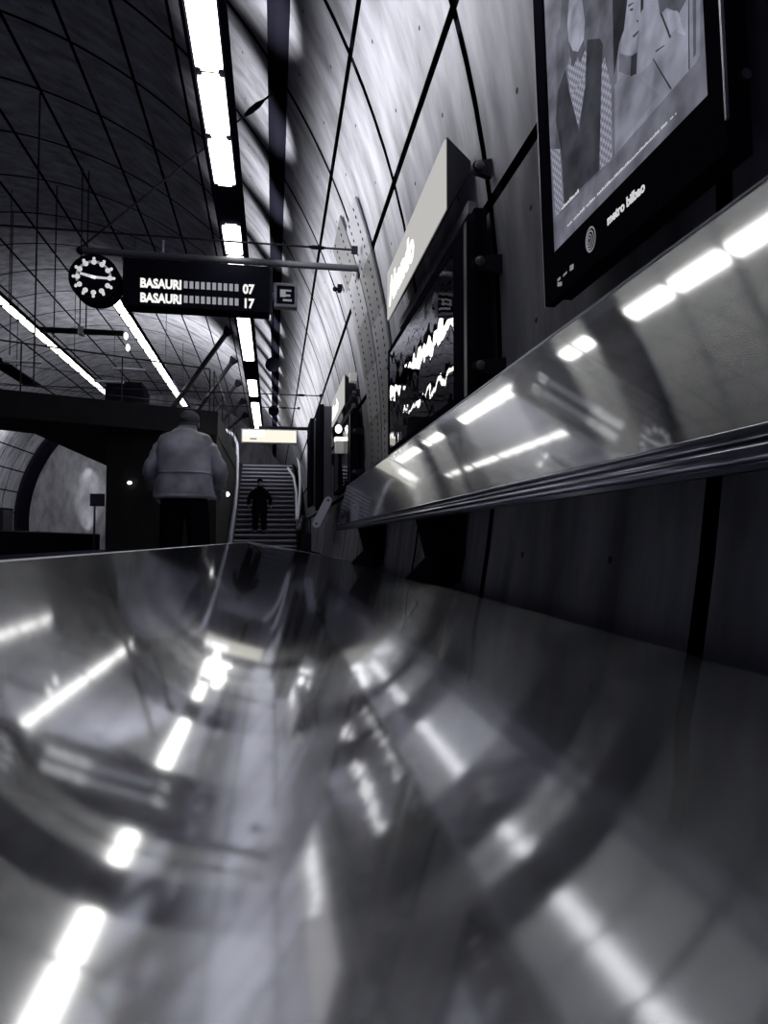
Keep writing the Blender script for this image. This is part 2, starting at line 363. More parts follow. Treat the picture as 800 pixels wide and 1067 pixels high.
obj('housing', adsec(B(), zb+.02, zt-.02, yb+.03, ya-.03, -.037, .09), M['black'], ad)
obj('edge_trim', adsec(B(), zb+.07, zt, yb-.006, yb, .002, .006), M['alu'], ad)
obj('edge_trim', adsec(B(), zb+.0, zt, ya, ya+.005, .0, .01), M['alu'], ad)
PB = adsec(B(), szb, 2.18, sy1, sy0, -.010, .02); PM = [pgray(.22, .22)]
obj('mount_bolt', disc(B(), (ax(1.05, -.075), yb+.031, 1.06), (0, -1, 0), .012, .012, 16), M['grey'], ad)
LAY = [0]
def pp(px, py, off):
    y, z = onwall(px, py, AX+.010, AZ, AS); z = min(z, 2.13); return (AX + .010 + AS*(z-AZ) - off, y, z)
def poly(bm, pts, off):
    f = bm.faces.new([bm.verts.new(pp(x, y, off)) for x, y in pts]); return f
def fromc(pts): return [(560 + x/4.444, y/4.444) for x, y in pts]
poster = 'poster'
def shape(name, m, *polys, layer=1):
    if m not in PM: PM.append(m)
    for p in polys:
        f = poly(PB, fromc(p), .0006*layer); f.material_index = PM.index(m)
        bmesh.ops.triangulate(PB, faces=[f])
shape('picture', pgray(.14), [(88, 165), (105, 120), (60, -2600), (335, -2600), (356, 720), (300, 790), (84, 1015)], layer=1)
shape('picture', pgray(.27), [(336, -2600), (735, -2600), (752, 250), (735, 290), (700, 330), (360, 716)], layer=1)
shape('printed_figure', pgray(.34), [(146, 20), (160, -60), (200, -60), (222, 100), (216, 185), (190, 240), (165, 235), (146, 190), (140, 110)], layer=3)
shape('printed_shirt', M['check'], [(140, 310), (160, 240), (222, 235), (236, 260), (222, 400), (190, 590), (150, 430)], [(62, 690), (105, 690), (122, 960), (86, 1010)], [(290, 330), (312, 265), (342, 400), (348, 735), (292, 788), (280, 600)], layer=2)
shape('printed_waistcoat', pgray(.055), [(132, 318), (96, 420), (86, 560), (110, 690), (128, 960), (200, 875), (198, 620), (190, 585), (148, 420)], [(232, 185), (290, 178), (305, 205), (300, 300), (280, 560), (288, 790), (200, 875), (196, 600), (222, 400)], layer=3)
shape('printed_beard', pgray(.09), [(150, 195), (165, 235), (190, 240), (216, 185), (222, 235), (200, 290), (188, 262), (170, 310), (158, 300)], layer=4)
shape('printed_hair', pgray(.035), [(346, -180), (440, -180), (418, 0), (402, 140), (380, 200), (366, 300), (356, 350)], [(480, -180), (500, -180), (492, 40), (480, 60)], layer=3)
shape('printed_hair', pgray(.035), [(346, -178), (350, -330), (390, -440), (450, -450), (495, -340), (500, -178)], layer=3)
shape('printed_figure', pgray(.30), [(560, -60), (545, -300), (580, -470), (650, -480), (700, -330), (690, -60), (640, 0)], layer=2)
shape('printed_face', pgray(.37), [(418, 0), (440, -180), (484, -180), (478, 60), (486, 100), (470, 118), (474, 150), (462, 165), (456, 220), (436, 256), (412, 262), (384, 240), (392, 160)], layer=2)
shape('printed_features', pgray(.06), [(424, 24), (448, 10), (448, 16), (426, 34)], [(430, 44), (446, 36), (446, 48), (432, 52)], [(444, 168), (474, 140), (474, 148), (450, 176)], [(462, 92), (472, 96), (466, 108)], layer=5)
shape('printed_neck', pgray(.17), [(380, 250), (440, 258), (440, 350), (408, 346), (378, 330)], layer=2)
shape('printed_neck', pgray(.05), [(436, 262), (464, 240), (460, 342), (432, 356)], layer=3)
shape('printed_blouse', pgray(.23), [(358, 395), (400, 346), (432, 356), (470, 352), (560, 440), (360, 714)], layer=2)
shape('printed_jacket', pgray(.33), [(500, -180), (700, -180), (706, 320), (622, 418), (536, 280), (480, 340), (462, 340), (470, 200)], layer=2)
shape('printed_jacket', pgray(.045), [(534, 272), (540, 272), (624, 410), (618, 416)], [(568, 60), (578, 60), (622, 172), (614, 178)], [(700, 0), (704, 0), (708, 320), (702, 326)], [(548, 236), (590, 208), (590, 214), (550, 242)], layer=3)
shape('printed_jacket', pgray(.42), [(600, 50), (650, 50), (668, 90), (640, 140), (628, 110), (616, 160)], [(650, 60), (690, 165), (648, 150)], layer=4)
shape('printed_jacket', pgray(.12), [(560, 0), (640, -60), (690, 0), (660, 60), (600, 36), (570, 70)], [(720, -100), (738, -60), (736, 250), (724, 270)], layer=3)
def dashes(name, p, q, n, th, m, lo=.5, hi=1.0, parent=poster, gap=.25, off=.003):
    bm = PB if parent == 'poster' else B()
    if parent == 'poster' and m not in PM: PM.append(m)
    for i in range(n):
        if n > 5 and random.random() < .08: continue
        t0, t1 = i/n, (i+1-gap)/n
        a = Vector((p[0]+(q[0]-p[0])*t0, p[1]+(q[1]-p[1])*t0)); b = Vector((p[0]+(q[0]-p[0])*t1, p[1]+(q[1]-p[1])*t1)); h = th*random.uniform(lo, hi)
        f = poly(bm, [a, b, b - Vector((0, h)), a - Vector((0, h))], off)
        if parent == 'poster': f.material_index = PM.index(m)
    return None if parent == 'poster' else obj(name, bm, m, parent)
dashes('small_print', (592, 236.5), (706, 118.5), 70, 3.2, M['print'], gap=.3)
dashes('small_print', (586, 219), (604, 200), 9, 4.0, M['print'], gap=.15)
po = obj('poster', PB, PM[0], ad)
for m_ in PM[1:]: po.data.materials.append(m_)
frame = [o for o in ad.children if o.name.startswith('frame')][0]
# wordmark, roundel and notices on the black lower border
y0, z0 = onwall(633, 232, AX, AZ, AS); y1, z1 = onwall(672, 192, AX, AZ, AS)
t = textbm('metro bilbao', .040, .0006, .0012); w = max(v.co.x for v in t.verts)
for v in t.verts: v.co.x *= (y0-y1)/w
obj('lettering', place(t, (ax(.95, .0012), y0, .942), (0, -1, 0), (AS, 0, 1)), M['print'], frame)
yc_, zc_ = onwall(615.5, 249.5, AX, AZ, AS)
bm = B()
for r0, r1, sh in ((.040, .034, 0), (.030, .025, .004), (.020, .0155, .007), (.011, .007, .009)):
    n = 40; a = [bm.verts.new((ax(zc_+r0*sin(2*pi*k/n), .0012), yc_ + sh - .85*r0*cos(2*pi*k/n), zc_ + r0*sin(2*pi*k/n))) for k in range(n)]
    b = [bm.verts.new((ax(zc_+r1*sin(2*pi*k/n), .0012), yc_ + sh - .85*r1*cos(2*pi*k/n), zc_ + r1*sin(2*pi*k/n))) for k in range(n)]
    for k in range(n): bm.faces.new((a[k], a[(k+1) % n], b[(k+1) % n], b[k]))
obj('roundel', bm, M['printdim'], frame)
def small(name, p, q, n, th, m): return dashes(name, p, q, n, th, m, .4, 1.0, frame, .2, .012)
for a_, b_ in (((584, 294), (588, 290.5)), ((590, 289), (595, 284)), ((597, 283), (602, 280)), ((584, 299), (590, 297.5))): small('notice', a_, b_, 1, 6, M['printdim'])

# ------------------------------------------------------------------ map case with lightbox sign above it
LN, LT = onwall(463, 151, .90); LN2, LB = onwall(467, 214, .90); LF, LT2 = onwall(404, 283, .90); LN = (LN+LN2)/2; LT = (LT+LT2)/2
MT = onwall(470, 262, .965)[1]; MN = onwall(487, 330, .95)[0]; MF = onwall(404, 400, .95)[0]; BZ = [onwall(x, y, 1.0)[1] for x, y in ((495, 180), (500, 272), (493, 387))]
def lightbox(dy, txt, label):
    s = thing('lightbox_sign', label, 'sign', (1.0, 4.5+dy, 1.7), 'lightbox signs over the map cases')
    A, Bt, Cc = (.90, LT), (.90, LB), (1.035, (LT*.65+LB*.35)); yn, yf = LN+dy, LF+dy
    obj('casing', sec(B(), [(A[0]+.004, A[1]+.006), (Bt[0]+.004, Bt[1]-.006), (Cc[0], Cc[1]-.03), (Cc[0], Cc[1]+.02)], yn, yf), M['dark'], s, bevel=.004)
    f = obj('light_face', box(B(), .893, .9035, yn+.012, yf-.012, Bt[1]+.006, A[1]-.004), M['signface'], s)
    t = textbm(txt, .27, .001, .012)
    w = max(v.co.x for v in t.verts); L = .93
    for v in t.verts: v.co.x *= L/w
    obj('lettering', place(t, (.8918, yf-.13, LB+.09), (0, -1, 0), (0, 0, 1)), M['signtext'], f)
    obj('support_rail', box(B(), .985, 1.03, yn-.12, yf-.05, LB-.075, LB-.01), M['plate'], s, bevel=.004)
    return s
def bracket(root, y, z):
    b = obj('wall_bracket', B0_bracket(y, z), M['dark'], root, True)
    obj('bolt', ball(B(), (1.0, y-.035, z), .024, (1, .7, 1)), M['grey'], b, True)
def B0_bracket(y, z):
    e = wx(z+.05) - .004
    pts = [(1.0 - .03*sin(a), z + .032*cos(a)) for a in [pi*i/8 for i in range(9)]]
    return sec(B(), [(e, z+.048)] + pts + [(e, z-.048)], y-.02, y+.015)
def mapcase(dy, label):
    s = thing('map_case', label, 'map case', (1.0, 4.6+dy, .7), 'glazed map cases along the wall')
    yn, yf, z0, z1 = MN+dy, MF+dy, .72, MT
    bm = B(); x0, x1 = .95, .995
    box(bm, x0, x1, yn, yn+.27, z0, z1); box(bm, x0, x1, yf-.07, yf, z0, z1); box(bm, x0, x1, yn+.27, yf-.07, z1-.04, z1); box(bm, x0, x1, yn+.27, yf-.07, z0, z0+.04)
    box(bm, x0+.03, x1, yn+.27, yf-.07, z0+.04, z1-.04)
    obj('case', bm, M['black'], s)
    obj('case_edge', box(B(), .946, .95, yn, yn+.05, z0, z1), M['dark'], s)
    sh = obj('map_sheet', box(B(), .968, .979, yn+.28, yf-.08, z0+.05, z1-.05), M['map'], s)
    n = 4; L = (yf-.08) - (yn+.28)
    for i, (a, b) in enumerate(((.0, .17), (.19, .34), (.36, .56), (.58, .78), (.80, .99))):
        obj('map_column', box(B(), .966, .968, yn+.28+L*a, yn+.28+L*b, z0+.06, z1-(.06 if i != 1 else .12)), [M['plate'], M['dark'], M['map'], M['dark'], M['map']][i], sh)
    obj('map_heading', box(B(), .9645, .966, yn+.30, yn+.28+L*.30, z1-.14, z1-.06), M['white'], sh)
    bm = B(); a0, b0, c0 = yn+.29+L*.02, z1-.34, .16
    for (u0, u1, v0, v1) in ((0, 1, 0, .14), (0, 1, .86, 1), (0, .14, 0, 1), (.86, 1, 0, 1), (.3, .7, .3, .7)): box(bm, .964, .966, a0+c0*u0, a0+c0*u1, b0+c0*v0, b0+c0*v1)
    obj('map_key', bm, M['grey'], sh)
    obj('glass_pane', box(B(), .953, .957, yn+.27, yf-.07, z0+.04, z1-.04), M['glass'], s)
    for z in BZ: bracket(s, yn-.02, z)
    obj('gap_shade', box(B(), .997, 1.06, yn+.02, yf-.02, z0, LB-.08), M['matte'], s)  # black filler put in as the shadow of the gap behind the case
    return s
lightbox(0, 'Abando', 'long glowing wedge-shaped lightbox with white lettering, above the nearer map case')
lightbox(5.23, 'Abando', 'small glowing wedge-shaped lightbox farther along the wall beyond the perforated cladding')
mapcase(0, 'tall glazed map case on the wall under the nearer glowing lightbox')
mapcase(5.23, 'dark glazed map case under the farther small lightbox')
tag(obj('wall_lamp', ball(B(), (.885, 9.3, 1.55), .06, (.8, .8, 1)), M['exitpic'], None, True), 'round white lamp just below the farther small lightbox', 'lamp')
w = thing('emergency_box', 'small pale white-topped box on the wall under the farther small lightbox', 'box', (.89, 9.3, 1.28))
obj('body', box(B(), .84, .95, 9.25, 9.40, 1.22, 1.38), M['white'], w, bevel=.008); obj('cap', box(B(), .835, .952, 9.245, 9.405, 1.385, 1.43), M['exitpic'], w, bevel=.006)
y, z = 8.44, 2.08
tag(obj('junction_box', box(B(), wx(z)-.10, wx(z)-.012, y, y+.12, z-.05, z+.06), M['white'], None, bevel=.006), 'small white square box on the vault above the farther lightbox', 'box')

# perforated steel cladding following the vault
def clad(ph0, ph1, y0, y1, label, m):
    s = thing('cladding_panel', label, 'cladding panel', vpt(R(ph0), (y0+y1)/2), 'perforated cladding panels between the map cases')
    bm = B(); n = 5
    for i in range(n):
        a, b = R(ph0+(ph1-ph0)*i/n), R(ph0+(ph1-ph0)*(i+1)/n)
        prism(bm, [vpt(a, y0, VR-.015), vpt(a, y1, VR-.015), vpt(a, y1, VR-.035), vpt(a, y0, VR-.035)], [vpt(b, y0, VR-.015), vpt(b, y1, VR-.015), vpt(b, y1, VR-.035), vpt(b, y0, VR-.035)])
    bmesh.ops.remove_doubles(bm, verts=bm.verts, dist=1e-4)
    old = set(bm.faces)
    for i in range(7):
        for t in (.25, .75):
            a = R(ph0+(ph1-ph0)*(i+.5)/7); c = vpt(a, y0+(y1-y0)*t, VR-.036); nrm = Vector((-cos(a), 0, -sin(a)))
            disc(bm, c, nrm, .016, .003, 10)
    for f in bm.faces:
        if f not in old: f.material_index = 1
    p = obj('sheet', bm, m, s); p.data.materials.append(M['black'])
names = ['lowest', 'second', 'third', 'fourth', 'topmost']
for c, (y0, y1) in enumerate(((6.12, 6.84), (6.88, 7.75))):
    for r in range(5):
        a0 = -2.5 + r*4.3 + c*1.6
        clad(a0, a0+4.25, y0, y1, '%s perforated steel plate up the vault in the %s column beyond the nearer map case' % (names[r], ('nearer', 'farther')[c]), M['plate'] if (c+r) % 2 == 0 else M['grey'])

# edge-on boards farther along the wall
def board(y, x0, x1, z0, z1, label):
    s = thing('wall_board', label, 'board', ((x0+x1)/2, y, z0), 'tall boards seen edge-on along the far wall')
    obj('frame', box(B(), x0, x0+.07, y, y+1.2, z0, z1), M['black'], s, bevel=.006); obj('panel', box(B(), x0+.071, x1, y+.01, y+1.19, z0+.02, z1-.03), M['grey'], s, bevel=.004)
    obj('wall_fixing', box(B(), x1, wx((z0+z1)/2)-.02, y+.5, y+.7, (z0+z1)/2-.1, (z0+z1)/2+.1), M['dark'], s)
board(11.3, .76, .96, .55, 2.30, 'tall dark board standing off the wall just beyond the farther lightbox')
board(13.2, .70, .86, .70, 2.40, 'narrower dark board farther along, partly behind the tall dark board')
tag(obj('wall_lamp', ball(B(), (.80, 14.8, 1.3), .10, (.5, .5, 1)), M['exitpic'], None, True), 'oval white lamp on the wall beyond the edge-on boards', 'lamp')

# ------------------------------------------------------------------ overhead sign beam: clock, departures board, pictogram
YS = 6.9
bx0, bz0 = fy(84, 260, YS); bx1, bz1 = fy(374, 281, YS)
bz = (bz0+bz1)/2
beam = thing('sign_beam', 'slim grey sign beam fixed to the vault and carrying clock and departures board', 'beam', (bx0, YS, bz))
obj('pole', tube(B(), [(bx0, YS, bz), (bx1, YS, bz)], .034, 16), M['grey'], beam, True)
bm = B(); prism(bm, [(bx1-.02, YS-.05, bz-.06), (bx1-.02, YS+.05, bz-.06), (bx1-.02, YS+.05, bz+.06), (bx1-.02, YS-.05, bz+.06)], [(wx(bz)-.03, YS-.09, bz-.10), (wx(bz)-.03, YS+.09, bz-.10), (wx(bz)-.03, YS+.09, bz+.10), (wx(bz)-.03, YS-.09, bz+.10)])
obj('wall_socket', bm, M['dark'], beam)
obj('end_cap', ball(B(), (bx0, YS, bz), .042), M['dark'], beam, True)
x, z = fy(170, 252, YS); obj('stub_rod', tube(B(), [(x, YS, bz+.03), (x, YS, bz+.16)], .012, 8), M['pale'], beam)
for px in (100, 128, 262):
    x, _ = fy(px, 268, YS); obj('hanger', tube(B(), [(x, YS, bz-.03), (x, YS, bz-.074)], .013, 8), M['grey'], beam)
cx, cz = fy(100, 292.5, YS); cr = .235
clk = thing('platform_clock', 'round black clock with white markers hanging from the sign beam', 'clock', (cx, YS, cz))
obj('case', disc(B(), (cx, YS-.08, cz), (0, 1, 0), cr, .22, 48), M['black'], clk, True, bevel=.012)
d = obj('dial', disc(B(), (cx, YS-.083, cz), (0, 1, 0), cr*.86, .004, 48), M['matte'], clk)
bm = B()
for k in range(12):
    bm = B(); a = pi/2 - k*pi/6; q = .150; ball(bm, (cx+q*cos(a), YS-.088, cz+q*sin(a)), .025, (1, .3, 1)); ball(bm, (cx+.187*cos(a), YS-.088, cz+.170*sin(a)), .012, (1, .3, 1)); ball(bm, (cx+.187*cos(a), YS-.088, cz+.187*sin(a)), .015, (1, .3, 1))
    obj('hour_marker', bm, M['print'], d)
n = 40; bm = B()
for k in range(14):
    a, b = pi/2+R(105)-k*R(14.2), pi/2+R(105)-(k+1)*R(14.2)
    prism(bm, [(cx+r*cos(a), y, cz+r*sin(a)) for r, y in ((.145, YS-.089), (.168, YS-.089), (.168, YS-.085), (.145, YS-.085))], [(cx+r*cos(b), y, cz+r*sin(b)) for r, y in ((.145, YS-.089), (.168, YS-.089), (.168, YS-.085), (.145, YS-.085))])
obj('minute_ring', bm, M['printdim'], d)
def hand(name, ang, L, w):
    a = R(ang); u = Vector((sin(a), 0, cos(a))); s = Vector((cos(a), 0, -sin(a))); c = Vector((cx, YS-.096, cz)) - u*.02
    p = [c + s*w, c + u*L + s*w*.7, c + u*L - s*w*.7, c - s*w]; prism(B0 := B(), p, [q + Vector((0, .004, 0)) for q in p]); obj(name, B0, M['print'], clk)
hand('hour_hand', 284, .15, .016); hand('minute_hand', 92, .20, .013)
# departures board
dx0, dz1 = fy(130.5, 268, YS); dx1, _ = fy(281, 278, YS); _, dz0 = fy(131, 321, YS)
dp = thing('departures_board', 'wide black departures board showing two lit lines under the sign beam', 'departures board', ((dx0+dx1)/2, YS, dz0))
dt = bz - .08
obj('case', box(B(), dx0, dx1, YS-.10, YS+.12, dz0, dt), M['black'], dp, bevel=.035)
obj('screen', box(B(), dx0+.10, dx1-.07, YS-.104, YS-.099, dz0+.09, dt-.09), M['matte'], dp)
obj('end_bracket', box(B(), dx1-.02, dx1+.03, YS-.02, YS+.02, dz0+.02, bz-.037), M['dark'], dp)
for py, tx in ((299, '07'), (314, '17')):
    xa, za = fy(148, py+4, YS); xb, _ = fy(190.5, py, YS)
    t = textbm('BASAURI', .13, .0012, .006); w = max(v.co.x for v in t.verts)
    for v in t.verts: v.co.x *= (xb-xa)/w; v.co.y *= .095/.10
    obj('display_text', place(t, (xa, YS-.108, za), (1, 0, 0), (0, 0, 1)), M['led'], dp)
    xs, _ = fy(193, py, YS); xe, _ = fy(251, py, YS); bm = B()
    for k in range(10):
        a = xs + (xe-xs)*k/10; box(bm, a, a+(xe-xs)*.066, YS-.107, YS-.105, za+.012, za+.085)
    obj('display_dots', bm, M['leddim'], dp)
    xa, _ = fy(253.5, py, YS); t = textbm(tx, .13, .0012, .005)
    w = max(v.co.x for v in t.verts)
    for v in t.verts: v.co.x *= .115/w
    obj('display_text', place(t, (xa, YS-.108, za-.004), (1, 0, 0), (0, 0, 1)), M['led'], dp)
# pictogram
ex0, ez1 = fy(285.5, 296, YS); ex1, ez0 = fy(309.5, 322, YS)
ez1 = ez0 + (ex1-ex0)*1.04
pg = thing('pictogram_sign', 'small square pictogram sign with pale frame at the right end of the departures board', 'sign', ((ex0+ex1)/2, YS, ez0))
bm = B(); e = .028
for b in ((ex0, ex1, ez0, ez0+e), (ex0, ex1, ez1-e, ez1), (ex0, ex0+e, ez0+e, ez1-e), (ex1-e, ex1, ez0+e, ez1-e)): box(bm, b[0], b[1], YS-.05, YS+.05, b[2], b[3])
obj('frame', bm, M['plate'], pg); obj('face', box(B(), ex0+e, ex1-e, YS-.044, YS+.044, ez0+e, ez1-e), M['matte'], pg)
bm = B(); W = ex1-ex0
for (a, b, c_, d_) in ((.26, .50, .43, .76), (.50, .74, .68, .76), (.50, .70, .46, .55), (.38, .76, .25, .34)): box(bm, ex0+W*a, ex0+W*b, YS-.046, YS-.0435, ez0+W*c_, ez0+W*d_)
obj('pictogram', bm, M['printdim'], pg)
obj('arm', tube(B(), [(dx1+.034, YS, (ez0+ez1)/2+.05), (ex0+.01, YS, (ez0+ez1)/2+.05)], .014, 8), M['dark'], pg)

# ------------------------------------------------------------------ rows of lamps
def row(label, x, z, y0, y1, wl, wt, skip, pitch, m, lean=0., hangers=(), up=True):
    s = thing('light_row', label, 'row of lamps', (x, y0, z), 'hanging rows of lamps')
    hw = wt/2
    bm = B(); sec(bm, [(x-wl/2-.035, z+.002), (x-wl/2-.035, z-.015), (x-wl/2-.012, z-.015), (x-wl/2-.012, z+.02), (x+wl/2+.012, z+.02), (x+wl/2+.012, z-.015), (x-wl/2-.035+wt, z-.015), (x-wl/2-.035+wt, z+.05), (x-wl/2+.02, z+.11), (x-wl/2-.035, z+.05)], y0, y1)
    obj('tray', bm, M['matte'], s)
    y = y0 + .03; i = 0
    while y + pitch*.9 < y1:
        yc = y + pitch/2
        if not any(a < yc < b for a, b in skip):
            bm = B(); box(bm, x-wl/2, x+wl/2, y+(.03 if pitch < .8 else .07), y+pitch-(.03 if pitch < .8 else .07), z-.018, z+.014); bmesh.ops.bevel(bm, geom=[e for e in bm.edges if abs(e.verts[0].co.z-e.verts[1].co.z) > .01], offset=.03, segments=3, affect='EDGES'); obj('lamp', bm, m, s)
        y += pitch
    for hy in hangers:
        zt = VZ + sqrt(VR**2 - (x-VX)**2); obj('hanger_rod', tube(B(), [(x, hy, z+.05), (x, hy, zt-.06)], .010, 6), M['dark'], s)
    return s
MX, MZ = -.415, 2.95
row('main row of white lamps on a dark tray running overhead past the departures board', MX, MZ, -2.0, 18.5, .165, .255, ((5.72, 6.36), (11.25, 12.35), (14.05, 14.4), (-2, .6)), .69, M['lamp'])
row('row of lamps above the mezzanine, starting just below the departures board', -3.42, 5.2, 15.0, 27.2, .20, .30, (), .98, M['lampfar'], hangers=(17, 22, 26))
row('long row of lamps starting beyond the clock, towards the far platform', -5.88, 5.2, 14.8, 27.2, .20, .30, (), 1.0, M['lampfar'], hangers=(16, 21, 26))
row('outermost lamp row with a thick dark tray at the edge of the far platform', -8.0, 5.15, 17.0, 24.0, .34, .50, ((20.3, 30),), 1.05, M['lampfar'], hangers=(18.5, 22.5))

# tie rods and cables
def rod(name, label, cat, pts, r, m='dark', group=None): return tag(obj(name, tube(B(), pts, r, 8), M[m], None, True), label, cat, group)
a = fy(82, 256, YS); 
t = thing('stay_rod', 'diagonal stay rod with turnbuckle from beam end up past the main lamp row', 'rod', (a[0], YS+.06, a[1]))
e = vpt(R(32.8), YS+.06, VR-.03)
p0 = Vector((a[0], YS+.06, bz+.05)); obj('rod', tube(B(), [p0, e], .011, 8), M['dark'], t)
q0, q1 = p0.lerp(e, .83), p0.lerp(e, .93); obj('turnbuckle', tube(B(), [q0, q0.lerp(q1, .3), q0.lerp(q1, .7), q1], [.014, .03, .03, .014], 10), M['black'], t)
def crosstie(y, zz, label, r=.010):
    s = thing('tie_rod', label, 'tie rod', (0, y, zz), 'thin tie rods spanning the cavern')
    xr = wx(zz)-(.07 if y < 7 else .02); xl = VX - (xr-VX)
    obj('rod', tube(B(), [(xl, y, zz), (xr, y, zz)], r, 8), M['dark'], s)
    obj('wall_clip', box(B(), xr-.06, xr, y-.03, y+.03, zz-.03, zz+.03), M['dark'], s)
    obj('turnbuckle', tube(B(), [(xr-.48, y, zz), (xr-.44, y, zz), (xr-.36, y, zz), (xr-.32, y, zz)], [.011, .022, .022, .011], 8), M['black'], s)
    return s
crosstie(6.5, 2.87, 'thin tie rod crossing just above the sign beam')
crosstie(12.6, 2.72, 'thin tie rod crossing at the level of the farther lightbox')
crosstie(17.6, 3.45, 'thin tie rod crossing above the stairs beyond the exit sign')
tag(obj('vault_fixture', ball(box(B(), wx(3.05)-.07, wx(3.05)-.02, 8.0, 8.08, 3.02, 3.1), (wx(3.05)-.10, 8.04, 3.05), .03), M['black']), 'small black fixture on the vault above the beam socket', 'fixture')
for i, (px, py, Y) in enumerate(((284, 380, 13.6), (285, 428, 18.5))):
    x, z = fy(px, py, Y); s = thing('loudspeaker', ('round black loudspeaker under the service channel beside the main lamp row', 'smaller round loudspeaker farther off, nearer the exit sign')[i], 'loudspeaker', (x, Y, z), 'hanging loudspeakers')
    obj('horn', tube(B(), [(x+.04, Y+.2, z), (x, Y, z)], [.07, .15], 20), M['black'], s, True)
    zt = VZ + sqrt(VR**2 - (x-VX)**2); obj('hanger_rod', tube(B(), [(x, Y+.1, z+.08), (x, Y+.1, zt-.05)], .012, 6), M['dark'], s)
# second sign beam far left
YD = 14.3
x0, z0 = fy(42, 343, YD); x1, z1 = fy(129, 348, YD); zz = (z0+z1)/2
s = thing('far_sign_beam', 'dark sign tube hanging below and beyond the clock', 'beam', (x0, YD, zz))
obj('tube', tube(B(), [(x0, YD, zz), (x1, YD, zz)], .06, 12), M['dark'], s, True)
x, _ = fy(85, 346, YD); obj('clamp', box(B(), x-.05, x+.05, YD-.09, YD+.08, zz-.08, zz+.08), M['pale'], s, bevel=.01)
for px in (83, 89.5):
    x, _ = fy(px, 346, YD); obj('hanger_rod', tube(B(), [(x, YD, zz+.05), (x, YD, VZ+sqrt(VR**2-(x-VX)**2)-.06)], .014, 6), M['dark'], s)
for i, (px, py) in enumerate(((131, 350), (133, 362))):
    x, z = fy(px, py, YD); tag(obj('spotlight', ball(B(), (x, YD+.02, z), .05, (.8, .8, 1.5)), M['exitpic'], None, True), ('upper small white spotlight at the end of the far sign tube', 'lower small white spotlight hanging at the end of the far sign tube')[i], 'spotlight', 'spotlights on the far sign tube')
# two thin rods hanging on the left
for i, (px, y0p, y1p, Y) in enumerate(((35, 160, 400, 12.0), (56, 310, 352, 15.5), (10, 300, 370, 17.0))):
    xa, za = fy(px, y1p, Y); zt = VZ + sqrt(VR**2-(xa-VX)**2)-.05
    rod('suspension_rod', ('long thin suspension rod hanging left of the clock', 'short suspension rod between clock and far lamp row', 'suspension rod left of the long far lamp row')[i], 'rod', [(xa, Y, za), (xa, Y, zt)], .014, 'dark', 'suspension rods on the left')

# inclined struts holding the mezzanine
low = [(172, 436), (203, 432), (215, 440), (222, 447), (232, 452)]
top = [(237, 345), (243, 375), (249, 398), (253, 418), (257, 431)]
wd = ['nearest', 'second', 'third', 'fourth', 'farthest']
for i, (p, q) in enumerate(zip(top, low)):
    Y = 20 + i*3.38; xa, za = fy(*p, Y)
    ph = atan2(za-VZ, xa-VX); e = vpt(ph, Y, VR-.05)
    s = thing('strut', '%s dark slanting strut running from the vault down to the mezzanine' % wd[i], 'strut', (xa, Y, 2.98), 'slanting struts of the mezzanine')
    xb, zb_ = fy(*q, Y); d_ = Vector((xb-xa, 0, zb_-za)); k = (2.98-e.z)/d_.z if d_.z else 1
    foot = Vector((e.x + d_.x*k, Y, 3.02))
    obj('bar', tube(B(), [e, foot], .075 if i < 2 else .06, 10), M['dark'], s, True)
    obj('vault_bracket', tube(B(), [e + Vector((0, 0, -.02)), e.lerp(foot, .06)], [.17, .08], 8), M['black'], s)
    obj('foot_bracket', box(B(), foot.x-.1, foot.x+.1, Y-.1, Y+.1, 3.005, 3.12), M['dark'], s)

# ------------------------------------------------------------------ mezzanine, stairs
fp = [(-7.0, 13.6), (-1.3, 16.0), (-1.3, 37.9), (-5.45, 37.9), (-5.45, 16.5), (-7.0, 15.2)]
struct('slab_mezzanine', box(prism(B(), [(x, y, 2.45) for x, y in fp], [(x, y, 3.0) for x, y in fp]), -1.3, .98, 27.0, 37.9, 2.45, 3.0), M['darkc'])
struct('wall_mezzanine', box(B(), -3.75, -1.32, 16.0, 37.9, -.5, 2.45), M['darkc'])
fs = fy(0, 418, 13.6)
def railing(name, label, pts, post, glasspan=True):
    s = thing(name, label, 'railing', (*pts[0], 3.0), 'mezzanine railings')
    for a, b in zip(pts, pts[1:]):
        a, b = Vector((*a, 3.0)), Vector((*b, 3.0)); L = (b-a).length; n = max(1, round(L/post)); d = (b-a)/n
        for k in range(n+1):
            p = a + d*k; obj('post', tube(B(), [p + Vector((0, 0, .003)), p + Vector((0, 0, 1.0))], .016, 8), M['dark'], s)
        for h in (1.02, .55, .15):
            obj('rail', tube(B(), [a + Vector((0, 0, h)), b + Vector((0, 0, h))], .018 if h > 1 else .008, 8), M['dark'], s, True)
    return s
railing('railing', 'steel railing along the front edge of the dark mezzanine', [(-6.9, 13.8), (-1.5, 16.1)], 1.9)
railing('railing', 'steel railing on the mezzanine edge beside the stairs', [(-1.42, 16.3), (-1.42, 26.8)], 2.4)
tag(obj('glass_lift', box(box(B(), -5.0, -3.9, 21, 22, 3.01, 4.6), -4.95, -3.95, 20.98, 22.02, 4.6, 4.75), M['black'], None, bevel=.02), 'dark boxy lift housing standing on the mezzanine behind the front railing', 'lift')
